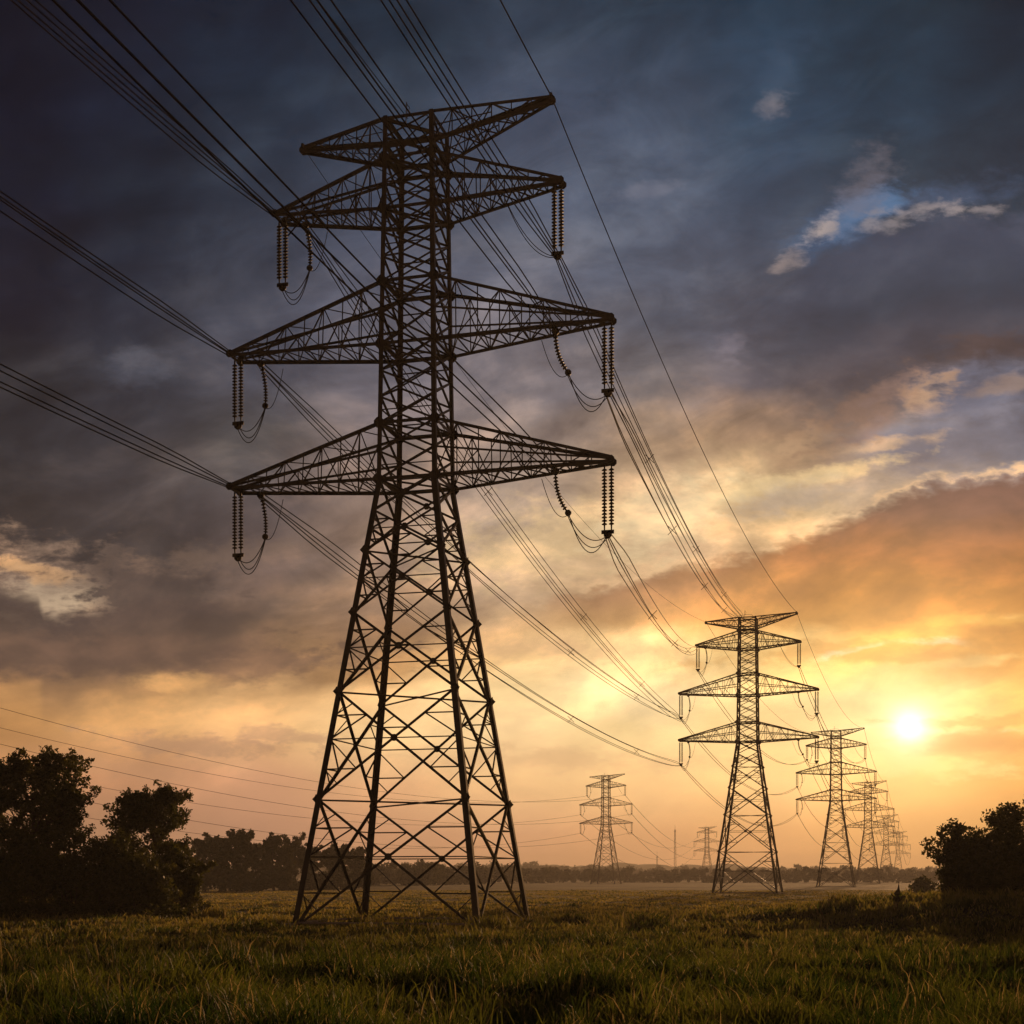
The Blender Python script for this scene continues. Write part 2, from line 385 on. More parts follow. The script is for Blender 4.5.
class MB:
    def __init__(s): s.v = []; s.f = []
    def add(s, vs, fs):
        o = len(s.v); s.v += [tuple(v) for v in vs]; s.f += [tuple(i+o for i in f) for f in fs]
    def box(s, p, q, a, b, wa, wb):
        """bar from p to q, section wa along a, wb along b"""
        p, q = Vector(p), Vector(q); a = a*wa/2; b = b*wb/2
        vs = [p-a-b, p+a-b, p+a+b, p-a+b, q-a-b, q+a-b, q+a+b, q-a+b]
        s.add(vs, [(3, 2, 1, 0), (4, 5, 6, 7), (0, 1, 5, 4), (1, 2, 6, 5), (2, 3, 7, 6), (3, 0, 4, 7)])
    def angle(s, p, q, n, w=.15, th=.02, flip=1):
        """L-section bar lying in the face with normal n"""
        p, q = Vector(p), Vector(q); ax = (q-p).normalized(); n = Vector(n)
        a = ax.cross(n).normalized()*flip; b = -(n - ax*n.dot(ax)).normalized()
        s.prof(p, q, [(0, 0), (w, 0), (w, th), (th, th), (th, w), (0, w)], a, b, -w/2)
    def prof(s, p, q, pts, a, b, off=0, off2=0):
        n = len(pts); vs = [p + a*(x+off) + b*(y+off2) for x, y in pts] + [q + a*(x+off) + b*(y+off2) for x, y in pts]
        s.add(vs, [tuple(range(n))[::-1], tuple(range(n, 2*n))] + [(i, (i+1) % n, n+(i+1) % n, n+i) for i in range(n)])
    def tube(s, pts, rad, n=6, cap=True):
        pts = [Vector(p) for p in pts]
        if not hasattr(rad, '__len__'): rad = [rad]*len(pts)
        up = Vector((0, 0, 1)); o = len(s.v)
        for i, p in enumerate(pts):
            d = (pts[min(i+1, len(pts)-1)] - pts[max(i-1, 0)]).normalized()
            a = d.cross(up)
            if a.length < .05: a = d.cross(Vector((1, 0, 0)))
            a.normalize(); b = a.cross(d)
            for j in range(n):
                t_ = 2*math.pi*j/n; s.v.append(tuple(p + (a*math.cos(t_)+b*math.sin(t_))*rad[i]))
        for i in range(len(pts)-1):
            for j in range(n):
                s.f.append((o+i*n+j, o+i*n+(j+1) % n, o+(i+1)*n+(j+1) % n, o+(i+1)*n+j))
        if cap:
            s.f.append(tuple(o+j for j in range(n))[::-1]); s.f.append(tuple(o+(len(pts)-1)*n+j for j in range(n)))
    def plate(s, c, n, r, th=.03, k=8):
        c, n = Vector(c), Vector(n).normalized(); a = n.orthogonal().normalized(); b = n.cross(a)
        pts = [(r*math.cos(2*math.pi*(i+.5)/k), r*math.sin(2*math.pi*(i+.5)/k)) for i in range(k)]
        s.prof(c-n*th/2, c+n*th/2, pts, a, b)
    def build(s, name, mat, parent=None, smooth=False, **props):
        me = bpy.data.meshes.new(name); me.from_pydata(s.v, [], s.f); me.update()
        if smooth: me.polygons.foreach_set('use_smooth', [True]*len(me.polygons))
        return link(name, me, mat, parent, **props)
def empty(name, loc, rz=0, **props):
    o = bpy.data.objects.new(name, None); C.objects.link(o); o.location = loc; o.rotation_euler = (0, 0, rz)
    o.empty_display_size = .5
    for a, v in props.items(): o[a] = v
    return o
def copy_tree(o, parent=None):
    c = o.copy(); C.objects.link(c); c.parent = parent
    for ch in list(o.children): copy_tree(ch, c)
    return c

# ------------------------------------------------------------------ ground
def sstep(x, a, b):
    t_ = np.clip((x-a)/(b-a), 0, 1); return t_*t_*(3-2*t_)
def gz(x, y):
    x = np.asarray(x, float); y = np.asarray(y, float)
    z = 1.0*(1-sstep(y, 16, 60))
    z = z + 1.75*np.exp(-((x-25)/13)**2-((y-82)/15)**2)
    w = 1-sstep(np.hypot(x, y), 200, 420)
    b_ = .10*np.sin(x*.41+1.3)*np.sin(y*.33+.4) + .06*np.sin(x*1.1+y*.7) + .05*np.sin(x*.8-y*1.3+2) + .10*np.sin(x*.13+y*.11+1)
    pad = 1-np.exp(-(((x+6)/13)**2+((y-90.6)/12)**2)**2)
    return z + b_*w*pad - .5*(1-pad)
def axis(lo, hi, n, s):
    a, b_ = math.asinh(lo/s), math.asinh(hi/s); return np.sinh(np.linspace(a, b_, n))*s
xs = axis(-3600, 3600, 261, 40); ys = axis(-3600, 3600, 341, 40)
X, Y = np.meshgrid(xs, ys); Z = gz(X, Y)
nx, ny = len(xs), len(ys)
ii = np.arange(ny-1)[:, None]*nx + np.arange(nx-1)[None, :]
fc = np.stack([ii, ii+1, ii+nx+1, ii+nx], -1).reshape(-1, 4)
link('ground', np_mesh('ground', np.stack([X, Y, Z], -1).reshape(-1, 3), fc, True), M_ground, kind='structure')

# low wooded rise on the horizon
M_hill = material('wooded_rise', (.030, .034, .014), (.055, .052, .022), .03, .95, bump=.3)
hx = np.linspace(-1900, 2900, 520); prof_y = [0, 60, 200, 500]
top = 14 + 6*np.sin(hx*.0021+1) + 4*np.sin(hx*.006) + 2.0*np.sin(hx*.031) + 1.6*np.sin(hx*.083+1) + rng.normal(0, .9, len(hx))
HV = []
for jy, (dy, kf) in enumerate(((0, -.05), (12, .55), (60, 1.0), (260, 1.12), (500, -.05))):
    HV.append(np.stack([hx, 3000+dy+0*hx, (top+5)*kf], -1))
HV = np.concatenate(HV); n_ = len(hx)
ii = np.arange(4)[:, None]*n_ + np.arange(n_-1)[None, :]
link('hills', np_mesh('hills', HV, np.stack([ii, ii+1, ii+n_+1, ii+n_], -1).reshape(-1, 4)), M_hill, kind='structure')

# ------------------------------------------------------------------ the lattice tower
ZW, ZT, HB, HW_, HT = 26.7, 48.8, 5.65, 1.82, 1.52
def half(z):
    return HB + (HW_-HB)*z/ZW if z <= ZW else HW_ + (HT-HW_)*(z-ZW)/(ZT-ZW)
def corner(sx, sy, z): h = half(z); return Vector((sx*h, sy*h, z))
# arm: (z bottom, z top at the body, z at the tip, reach, kind)
ARMS = {'low': (26.9, 30.3, 27.35, 12.15), 'middle': (35.1, 38.9, 35.7, 12.15), 'upper': (43.3, 46.4, 44.15, 9.1), 'top': (47.1, 48.8, 49.15, 8.1)}
SL = 4.1   # insulator string length
def insulator(mb, top, bot, r=.175, bend=Vector((0, 0, 0))):
    top, bot = Vector(top), Vector(bot)
    ax = (bot-top); L = ax.length; ax.normalize(); n = int((L-.5)/.2)
    pts, rad = [top], [.03]
    s0, s1 = .35, L-.25
    for i in range(n):
        a0 = s0+(s1-s0)*i/n; st = (s1-s0)/n
        for f_, rr_ in ((.05, .05), (.12, r*.55), (.45, r), (.55, r*.96), (.62, .07), (.95, .05)):
            pts.append(top+ax*(a0+f_*st)); rad.append(rr_)
    pts.append(bot); rad.append(.04)
    pts = [p + bend*4*((p-top).length/L)*(1-(p-top).length/L) for p in pts]
    mb.tube(pts, rad, 9)
def loop(a, b, drop, n=14, side=Vector((0, 0, 0))):
    a, b = Vector(a), Vector(b)
    return [a.lerp(b, i/n) + (Vector((0, 0, -drop)) + side)*(4*(i/n)*(1-i/n)) for i in range(n+1)]

def build_tower():
    root = empty('transmission_tower', (0, 0, 0))
    # legs
    for sx, sy in ((-1, -1), (1, -1), (1, 1), (-1, 1)):
        m = MB()
        for z0, z1, w in ((-.6, ZW, .35), (ZW, ZT+.1, .27)):
            p, q_ = corner(sx, sy, z0), corner(sx, sy, z1)
            m.prof(p, q_, [(0, 0), (w, 0), (w, .05), (.05, .05), (.05, w), (0, w)], Vector((-sx, 0, 0)), Vector((0, -sy, 0)), -w*.25, -w*.25)
        # splice plates and step bolts
        for z in (7.45, 13.9, 18.7, 22.5):
            m.plate(corner(sx, sy, z)+Vector((0, sy*.12, 0)), (0, 1, 0), .30, .03, 4); m.plate(corner(sx, sy, z)+Vector((sx*.12, 0, 0)), (1, 0, 0), .30, .03, 4)
        m.build('leg', M_steel, root)
    # foundations
    for sx, sy in ((-1, -1), (1, -1), (1, 1), (-1, 1)):
        m = MB(); c_ = corner(sx, sy, -.5); c_.z = -1.0
        m.box(c_, c_+Vector((0, 0, .95)), Vector((1, 0, 0)), Vector((0, 1, 0)), 1.1, 1.1)
        m.box(c_+Vector((0, 0, .95)), c_+Vector((0, 0, 1.15)), Vector((1, 0, 0)), Vector((0, 1, 0)), .72, .72)
        m.build('footing', M_conc, root)
    faces = [((-1, -1), (1, -1), (0, -1, 0)), ((1, -1), (1, 1), (1, 0, 0)), ((1, 1), (-1, 1), (0, 1, 0)), ((-1, 1), (-1, -1), (-1, 0, 0))]
    low = [-.2, 7.45, 13.9, 18.7, 22.5, 25.0, 26.9]
    up = [26.9, 28.6, 30.3, 31.9, 33.5, 35.1, 37.0, 38.9, 40.4, 41.9, 43.3, 44.9, 46.4, 47.6, 48.8]
    for (a, b, n) in faces:
        m = MB(); nv = Vector(n); inn = nv*(-.05)
        for i in range(len(low)-1):
            z0, z1 = low[i], low[i+1]
            A0, B0, A1, B1 = corner(*a, z0), corner(*b, z0), corner(*a, z1), corner(*b, z1)
            w = .155 if i < 3 else .13
            m.angle(A0, B1, n, w); m.angle(B0+inn, A1+inn, n, w)
            # crossing point
            w0, w1 = (B0-A0).length, (B1-A1).length; tt = w0/(w0+w1)
            X_ = A0.lerp(B1, tt); zc = X_.z
            La, Lb = corner(*a, zc), corner(*b, zc)
            if i < 5:
                m.angle(La+inn*1.6, Lb+inn*1.6, n, .07, .012)
                for (c0_, c1_, leg) in ((A0, A1, a), (B0, B1, b)):
                    lo_ = c0_.lerp(X_, .5); hi_ = X_.lerp(c1_, .5)
                    m.angle(lo_+inn*2, corner(*leg, lo_.z)+inn*2, n, .08, .012)
                    m.angle(hi_+inn*2, corner(*leg, hi_.z)+inn*2, n, .08, .012)
                    m.angle(lo_+inn*2.4, corner(*leg, zc)+inn*2.4, n, .08, .012)
                    m.angle(hi_+inn*2.4, corner(*leg, zc)+inn*2.4, n, .08, .012)
                    if i < 2:
                        q1 = c0_.lerp(X_, .25); m.angle(q1+inn*2.8, corner(*leg, lo_.z)+inn*2.8, n, .065, .012)
                        q2 = X_.lerp(c1_, .75); m.angle(q2+inn*2.8, corner(*leg, hi_.z)+inn*2.8, n, .065, .012)
            m.plate(X_+inn*.4, n, .22, .03)
        if True:
            m.angle(corner(*a, 26.9), corner(*b, 26.9), n, .2)
        m.build('lattice_bracing', M_steel, root)
        m = MB()
        for i in range(len(up)-1):
            z0, z1 = up[i], up[i+1]
            A0, B0, A1, B1 = corner(*a, z0), corner(*b, z0), corner(*a, z1), corner(*b, z1)
            m.angle(A0, B1, n, .115); m.angle(B0+inn, A1+inn, n, .115)
            Xc = (A0+B1)/2
            if i % 2 == 0: m.angle(corner(*a, Xc.z)+inn*1.6, corner(*b, Xc.z)+inn*1.6, n, .07, .012)
        for z in (30.3, 35.1, 38.9, 43.3, 46.4, 47.1, 48.75):
            m.angle(corner(*a, z), corner(*b, z), n, .2)
        for z in (26.9, 30.3, 35.1, 38.9, 43.3, 46.4):     # gussets where the arms meet the legs
            for e in (a, b): m.plate(corner(*e, z)+nv*.06, n, .34, .04)
        m.build('lattice_bracing', M_steel, root)
    # horizontal diaphragms
    m = MB(); up3 = (0, 0, 1)
    for z in (7.45, 13.9, 22.5, 26.95, 30.35, 35.15, 38.95, 43.35, 46.45, 48.7):
        m = MB(); m.angle(corner(-1, -1, z), corner(1, 1, z), up3, .10, .015); m.angle(corner(1, -1, z-.04), corner(-1, 1, z-.04), up3, .10, .015)
        m.plate((0, 0, z-.02), up3, .16, .06); m.build('diaphragm_bracing', M_steel, root)
    m = MB()
    for (a, b, n) in faces:
        A, B = corner(*a, .06), corner(*b, .06)
        m.tube([A+Vector((0, 0, .12)), B+Vector((0, 0, .12))], .07, 6)
    m.build('ground_rail', M_conc, root)
    # cross arms
    for key, (zb, zt, zp, L) in ARMS.items():
        for s in (-1, 1):
            m = MB(); tw = .75 if key != 'top' else .12
            if key == 'top': zp, L = ((48.2, 7.45) if s < 0 else (49.15, 8.5))
            if key != 'top' and s > 0: tw = .35
            T = [Vector((s*L, -tw, zp)), Vector((s*L, tw, zp))]
            Tu = [Vector((s*L, -tw*.7, zp+.28)), Vector((s*L, tw*.7, zp+.28))]
            Bt = [corner(s, -1, zb), corner(s, 1, zb)]; Up = [corner(s, -1, zt), corner(s, 1, zt)]
            N = 8 if L > 9 else 6
            for j, n in enumerate(((0, -1, 0), (0, 1, 0))):
                m.angle(Bt[j], T[j], n, .20, .03, 1 if j else -1); m.angle(Up[j], Tu[j], n, .185, .03, -1 if j else 1)
                if key != 'top':
                    Md = corner(s, -1 if j == 0 else 1, zb*.5+zt*.5)
                    m.angle(Md, T[j].lerp(Tu[j], .6), n, .12, .02)
                prev = Bt[j]
                for i in range(1, N):
                    f_ = i/N; lo_ = Bt[j].lerp(T[j], f_); hi_ = Up[j].lerp(Tu[j], f_)
                    f0 = (i-1)/N; lo0 = Bt[j].lerp(T[j], f0); hi0 = Up[j].lerp(Tu[j], f0)
                    if i % 2: m.angle(lo0, hi_, n, .07, .014)
                    else: m.angle(hi0, lo_, n, .07, .014)
                    m.angle(lo_, hi_, n, .07, .012)
                    if i < N-2:
                        mid_ = lo_.lerp(hi_, .5); m.angle(mid_, lo0.lerp(hi0, .5), n, .055, .01)
                        if i % 2 == 0: m.angle(mid_, lo0, n, .055, .01)
            for i in range(N):
                f0, f1 = i/N, (i+1)/N
                a0, a1 = Bt[0].lerp(T[0], f0), Bt[0].lerp(T[0], f1); b0, b1 = Bt[1].lerp(T[1], f0), Bt[1].lerp(T[1], f1)
                m.angle(a0, b1, up3, .068, .014); m.angle(b0, a1, up3, .068, .014)
                if i: m.angle(a0, b0, up3, .065, .014)
                a0, a1 = Up[0].lerp(Tu[0], f0), Up[0].lerp(Tu[0], f1); b0, b1 = Up[1].lerp(Tu[1], f0), Up[1].lerp(Tu[1], f1)
                if i % 2: m.angle(a0, b1, up3, .062, .014)
                else: m.angle(b0, a1, up3, .062, .014)
            for j in (0, 1):
                m.plate(T[j]+Vector((0, 0, .1)), (0, 1, 0), .26, .05); m.box(T[j], Tu[j], Vector((1, 0, 0)), Vector((0, 1, 0)), .14, .14)
            m.angle(T[0], T[1], (s, 0, 0), .2, .03)
            if key == 'top': m.box(T[0]+Vector((0, 0, .1)), T[0]+Vector((0, 0, .45)), Vector((1, 0, 0)), Vector((0, 1, 0)), .16, .22)
            arm = m.build('cross_arm', M_steel, root)
            if key == 'top': continue
            # pair of long insulator strings at the tip, a shorter one further in, with the loop of cable between
            m1 = MB(); yk = Vector((s*L-s*.12, 0, zp-SL))
            for dx in (0.0, .42):
                tp = Vector((s*(L-dx), 0, zp)); insulator(m1, tp, tp+Vector((0, 0, -SL+.1)))
                m1.box(tp+Vector((0, 0, -.02)), tp+Vector((0, 0, -.35)), Vector((1, 0, 0)), Vector((0, 1, 0)), .07, .12)
            m1.box(Vector((s*L+s*.15, 0, zp-SL)), Vector((s*(L-.6), 0, zp-SL)), Vector((0, 1, 0)), Vector((0, 0, 1)), .10, .22)
            m1.plate(Vector((s*(L-.22), 0, zp-SL-.15)), (0, 1, 0), .26, .10)
            m1.build('insulator_string', M_insul, arm, True)
            m2 = MB()
            if s < 0: it = Vector((-L+1.45, .7, zp-.1)); ib = it+Vector((.18, .3, -2.7))
            elif key == 'upper': it = None
            else: it = Vector((L-3.35, -.2, zp-.25)); ib = it+Vector((.75, .1, -2.6))
            if it is not None:
                insulator(m2, it, ib, .16, Vector((-.22 if s > 0 else .16, 0, -.12))); m2.plate(it+Vector((0, 0, -.1)), (0, 1, 0), .24, .12); m2.plate(ib, (0, 1, 0), .2, .12)
                m2.build('insulator_string', M_insul, arm, True)
            m3 = MB(); yb = Vector((s*(L-.22), 0, zp-SL-.2))
            if it is not None:
                for o1, dr in ((.06, 1.25), (-.06, 1.6), (.0, .8)):
                    m3.tube(loop(yb+Vector((o1, o1, 0)), ib+Vector((-o1, o1, -.1)), dr), .028, 5)
                m3.tube(loop(ib+Vector((0, 0, -.1)), it+Vector((1.1*(-s), 1.0, -.2)), .9), .022, 5)
            else:
                for dr in (.5, .75): m3.tube(loop(yb, Vector((L-3.6, .2, zp-.2)), dr+.4), .025, 5)
            m3.build('jumper_cable', M_wire, arm)
    # lightning spike and small brackets on the top
    m = MB(); tp = Vector((-.55, -.4, 48.9))
    m.tube([tp, tp+Vector((.05, 0, 1.25))], .035, 5); m.tube([tp+Vector((.05, 0, 1.15)), tp+Vector((.25, 0, .9)), tp+Vector((.1, 0, .5))], .025, 5)
    m.tube([tp+Vector((-1.2, 0, .3)), tp+Vector((.3, 0, .5)), tp+Vector((1.2, 0, .45)), tp+Vector((1.7, 0, -.1))], .03, 5)
    m.build('lightning_spike', M_steel, root)
    return root

TD = 15.3   # how far the line turns right of the view
def place(root, x, y, z, rz, sc, label, group):
    root.location = (x, y, z); root.rotation_euler = (0, 0, -R(rz)); root.scale = (sc,)*3
    root['label'] = label; root['category'] = 'power pylon'; root['group'] = group
    return root
proto = build_tower()
G1 = 'lattice pylons of the line running away to the right'
G2 = 'lattice pylons of the second line on the far plain'
def XD(px, D): return (px-HX)/F*D
spec = [(416.5, 90.6, 0, 15.3, 1.0, 'huge dark lattice pylon standing closest, filling the left half of the view', G1),
        (748, 262, 0, 15.3, 1.0, 'brown lattice pylon in the middle distance, second largest of the line', G1),
        (836, 462, 0, 15.8, 1.0, 'orange hazy lattice pylon just below and left of the sun, third of the line', G1),
        (868, 711, 0, 15.8, 1.0, 'small hazy lattice pylon directly behind the third pylon, under the sun', G1),
        (886, 1090, 0, 15.3, 1.0, 'tiny faint lattice pylon right of the fourth one, fifth of the line', G1),
        (898, 1480, 0, 15.3, 1.0, 'faintest and farthest pylon of the line, above the right edge of the treeline', G1),
        (606, 665, 0, 20, 1.0, 'pale hazy lattice pylon standing alone left of centre beyond the plain', G2),
        (707, 1340, 0, 20, 1.0, 'ghostly faint pylon just left of the second largest pylon, near its foot', G2)]
towers = []
for i, (px, D, dz, rz, sc, lb, g) in enumerate(spec):
    r_ = proto if i == 0 else copy_tree(proto)
    x = XD(px, D); towers.append(place(r_, x, D, float(gz(x, D))+dz if i else 0, rz, sc, lb, g))
def world(i, p):
    r_ = towers[i]; a = r_.rotation_euler.z; c_, s_ = math.cos(a), math.sin(a)
    return Vector((p[0]*c_-p[1]*s_+r_.location.x, p[0]*s_+p[1]*c_+r_.location.y, p[2]+r_.location.z))

# far masts seen as hairlines
for px, D, h, w, lb in ((675, 1500, 52, 2.6, 'thin faint mast on the far plain right of the lone pale pylon'),
                        (657, 1800, 30, 2.2, 'short faint mast just left of the thin far mast')):
    r_ = empty('radio_mast', (XD(px, D), D, 0), label=lb, category='mast')
    m = MB()
    for sx, sy in ((-1, -1), (1, -1), (0, 1)):
        m.tube([(sx*w/2, sy*w/2, 0), (sx*w/5, sy*w/5, h)], .16, 4)
    n_ = int(h/4)
    for i in range(n_):
        z0, z1 = h*i/n_, h*(i+1)/n_; a0 = w/2-(w*.3)*i/n_; a1 = w/2-(w*.3)*(i+1)/n_
        m.tube([(-a0, -a0, z0), (a1, -a1, z1)], .09, 4); m.tube([(a0, -a0, z0), (0, a1, z1)], .09, 4)
    m.build('mast_frame', M_steel, r_)
    m = MB(); m.tube([(0, 0, h), (0, 0, h+5)], .12, 5); m.tube([(-1.2, 0, h-2), (1.2, 0, h-2)], .2, 5); m.build('aerial', M_steel, r_)

# ------------------------------------------------------------------ the cables
def span(a, b, sag, rad, label, group, nsub=4, sp_a=.3, sp_b=.3, n=36, kindname='conductor_bundle', spacers=True, jit=0):
    a, b = Vector(a), Vector(b); d = (b-a); dh = Vector((d.x, d.y, 0)).normalized(); side = Vector((dh.y, -dh.x, 0)); up = Vector((0, 0, 1))
    offs = [(-1, -1), (1, -1), (1, 1), (-1, 1)] if nsub == 4 else [(-1, 0), (1, .3), (.1, -1)] if nsub == 3 else [(-1, .2), (1, -.2)] if nsub == 2 else [(0, 0)]
    root = None
    if nsub > 1:
        root = empty(kindname, a, 0, label=label, category='power cable', group=group)
    rj = random.Random(label)
    for kx, (ox, oz) in enumerate(offs):
        pts = []; sj = sag*(1+rj.uniform(-jit, jit))
        ox += rj.uniform(-.25, .25); oz += rj.uniform(-.25, .25)
        for i in range(n+1):
            t_ = i/n; w_ = (sp_a+(sp_b-sp_a)*t_)*(1 if nsub > 1 else 0)
            w_ *= (.35+.65*min(1, min(t_, 1-t_)*n/2.5))
            p = a.lerp(b, t_) + side*ox*w_ + up*oz*w_ - up*(4*sj*t_*(1-t_))
            pts.append(p - (a if root else a))
        m = MB(); m.tube(pts, rad, 5)
        if root: m.build('conductor', M_wire, root)
        else:
            o = m.build(kindname, M_wire, None, label=label, category='power cable', group=group); o.location = a
    if root and spacers:
        m = MB(); L = d.length; ns = max(2, int(L/38))
        for i in range(1, ns):
            t_ = i/ns; w_ = (sp_a+(sp_b-sp_a)*t_)
            c_ = a.lerp(b, t_) - up*(4*sag*t_*(1-t_)) - a
            m.tube([c_-side*w_-up*w_, c_+side*w_+up*w_], rad*.8, 4); m.tube([c_+side*w_-up*w_, c_-side*w_+up*w_], rad*.8, 4)
        m.build('spacer', M_wire, root)
a4, a3, a2, at = ARMS['low'], ARMS['middle'], ARMS['upper'], ARMS['top']
near, farp = {}, {}
for nm, A in (('low', a4), ('middle', a3), ('upper', a2)):
    zp, L = A[2], A[3]
    near['left', nm] = (-L, -.75, zp+.1); farp['left', nm] = (-L+1.45, .75, zp-.25)
    near['right', nm] = (L-3.35, -.2, zp-.35); farp['right', nm] = (L-.22, 0, zp-SL-.2)
near['right', 'upper'] = farp['right', 'upper']
def sb(side, nm):     # bottom of the tip string
    A = {'low': a4, 'middle': a3, 'upper': a2}[nm]; return ((-1 if side == 'left' else 1)*(A[3]-.22), 0, A[2]-SL-.2)
back = Vector((-math.sin(R(TD)), -math.cos(R(TD)), 0))*190
GW1, GW2, GW3 = 'cables coming over the viewer to the nearest pylon', 'cables between the nearest pylon and the next one', 'cables between the farther pylons'
where = {'low': 'lowest', 'middle': 'middle', 'upper': 'upper'}
for (sd_, nm), p in near.items():
    w0 = world(0, p)
    tl = world(0, sb(sd_, nm)) if sd_ == 'right' else w0
    span(w0, w0+back+Vector((0, 0, 1.0)), 4.4 if (sd_, nm) == ('left', 'upper') else 2.6, .036, f'dark cable bundle overhead reaching the {where[nm]} {sd_} arm of the nearest pylon', GW1, 4, .32, .62, 60, jit=.12)
ends = {('left', 'low'): sb('left', 'low'), ('left', 'middle'): sb('left', 'middle'), ('left', 'upper'): (-11.9, .3, a3[2]-SL-.6),
        ('right', 'low'): (-a2[3], .2, a2[2]-.3), ('right', 'middle'): (-1.9, -.3, 48.9), ('right', 'upper'): (-.9, -.5, 48.9)}
for (sd_, nm), p in farp.items():
    span(world(0, p), world(1, ends[sd_, nm]), {'low': 3.0, 'middle': 3.2, 'upper': 3.0}[nm]*(1 if sd_ == 'left' else .9), .036,
         f'cable bundle sagging from the {where[nm]} {sd_} arm of the nearest pylon to the second pylon', GW2, 4, .38, .42, 44, jit=.22)
span(world(0, (8.5, 0, 49.45)), world(0, (8.5, 0, 49.45))+back, 3, .04, 'single earth wire overhead reaching the right tip of the nearest pylon top', GW1, 1, kindname='earth_wire')
span(world(0, (-.4, -.5, 49.1)), world(0, (-.4, -.5, 49.1))+back, 3, .026, 'thin earth wire overhead meeting the spike on the nearest pylon top', GW1, 1, kindname='earth_wire')
span(world(0, (8.5, 0, 49.45)), world(1, (8.5, 0, 49.45)), 4, .036, 'single earth wire from the right top tip of the nearest pylon to the second pylon', GW2, 1, kindname='earth_wire')
span(world(0, (-7.45, 0, 48.45)), world(1, (-7.45, 0, 48.45)), 5, .02, 'hair thin earth wire from the nearest pylon top left tip to the second pylon', GW2, 1, kindname='earth_wire')
ordn = ['nearest', 'second', 'third', 'fourth', 'fifth', 'farthest']
for i in (1, 2, 3, 4):
    for sd_ in ('left', 'right'):
        for nm in ('low', 'middle', 'upper'):
            span(world(i, sb(sd_, nm)), world(i+1, sb(sd_, nm)), (7, 8, 9, 9)[i-1], (.05, .07, .09, .11)[i-1],
                 f'{where[nm]} {sd_} cable from the {ordn[i]} pylon to the {ordn[i+1]} pylon', GW3, 2 if i == 1 else 1, .35, .35, 24, 'power_cable' if i > 1 else 'conductor_bundle', spacers=False)
        tp = ((-7.45, 0, 48.45) if sd_ == 'left' else (8.5, 0, 49.4))
        span(world(i, tp), world(i+1, tp), 5, (.035, .05, .07, .08)[i-1], f'{sd_} earth wire from the {ordn[i]} pylon top to the {ordn[i+1]} pylon top', GW3, 1, n=24, kindname='earth_wire')
GW4 = 'faint cables of the second line across the left sky'
prev = Vector((-128, 300, 0)); pr = R(-24)
for sd_ in ('left', 'right'):
    for nm in ('low', 'middle', 'upper'):
        p = sb(sd_, nm); w0 = prev+Vector((p[0]*math.cos(pr), p[0]*math.sin(pr), p[2]+2))
        span(w0, world(6, p), 11, .05, f'faint cable from the {where[nm]} {sd_} arm of the lone pale pylon leftwards', GW4, 1, n=40, kindname='power_cable')
        span(world(6, p), world(7, p), 16, .09, f'{where[nm]} {sd_} very faint cable between the lone pale pylon and the ghostly one', GW4, 1, n=30, kindname='power_cable')

# ------------------------------------------------------------------ trees
def leaf_mesh(name, centres, radii, counts, size, seed, flat=.8):
    g = np.random.default_rng(seed)
    P = []
    for c_, r_, n_ in zip(centres, radii, counts):
        d = g.normal(size=(n_, 3)); d /= np.linalg.norm(d, axis=1)[:, None]
        rr_ = g.uniform(.0, 1, (n_, 1))**.45
        P.append(np.asarray(c_)+d*rr_*np.asarray(r_)*g.uniform(.75, 1.12, (n_, 1)))
    P = np.concatenate(P); n_ = len(P)
    a = g.normal(size=(n_, 3)); a /= np.linalg.norm(a, axis=1)[:, None]
    b_ = g.normal(size=(n_, 3)); b_ -= a*(a*b_).sum(1)[:, None]; b_ /= np.linalg.norm(b_, axis=1)[:, None]
    s_ = size*g.uniform(.6, 1.4, (n_, 1))
    V_ = np.stack([P-a*s_, P+b_*s_*.55, P+a*s_, P-b_*s_*.55], 1).reshape(-1, 3)
    V_[:, 2] = np.maximum(V_[:, 2], .02)
    return np_mesh(name, V_, np.arange(n_*4).reshape(-1, 4))
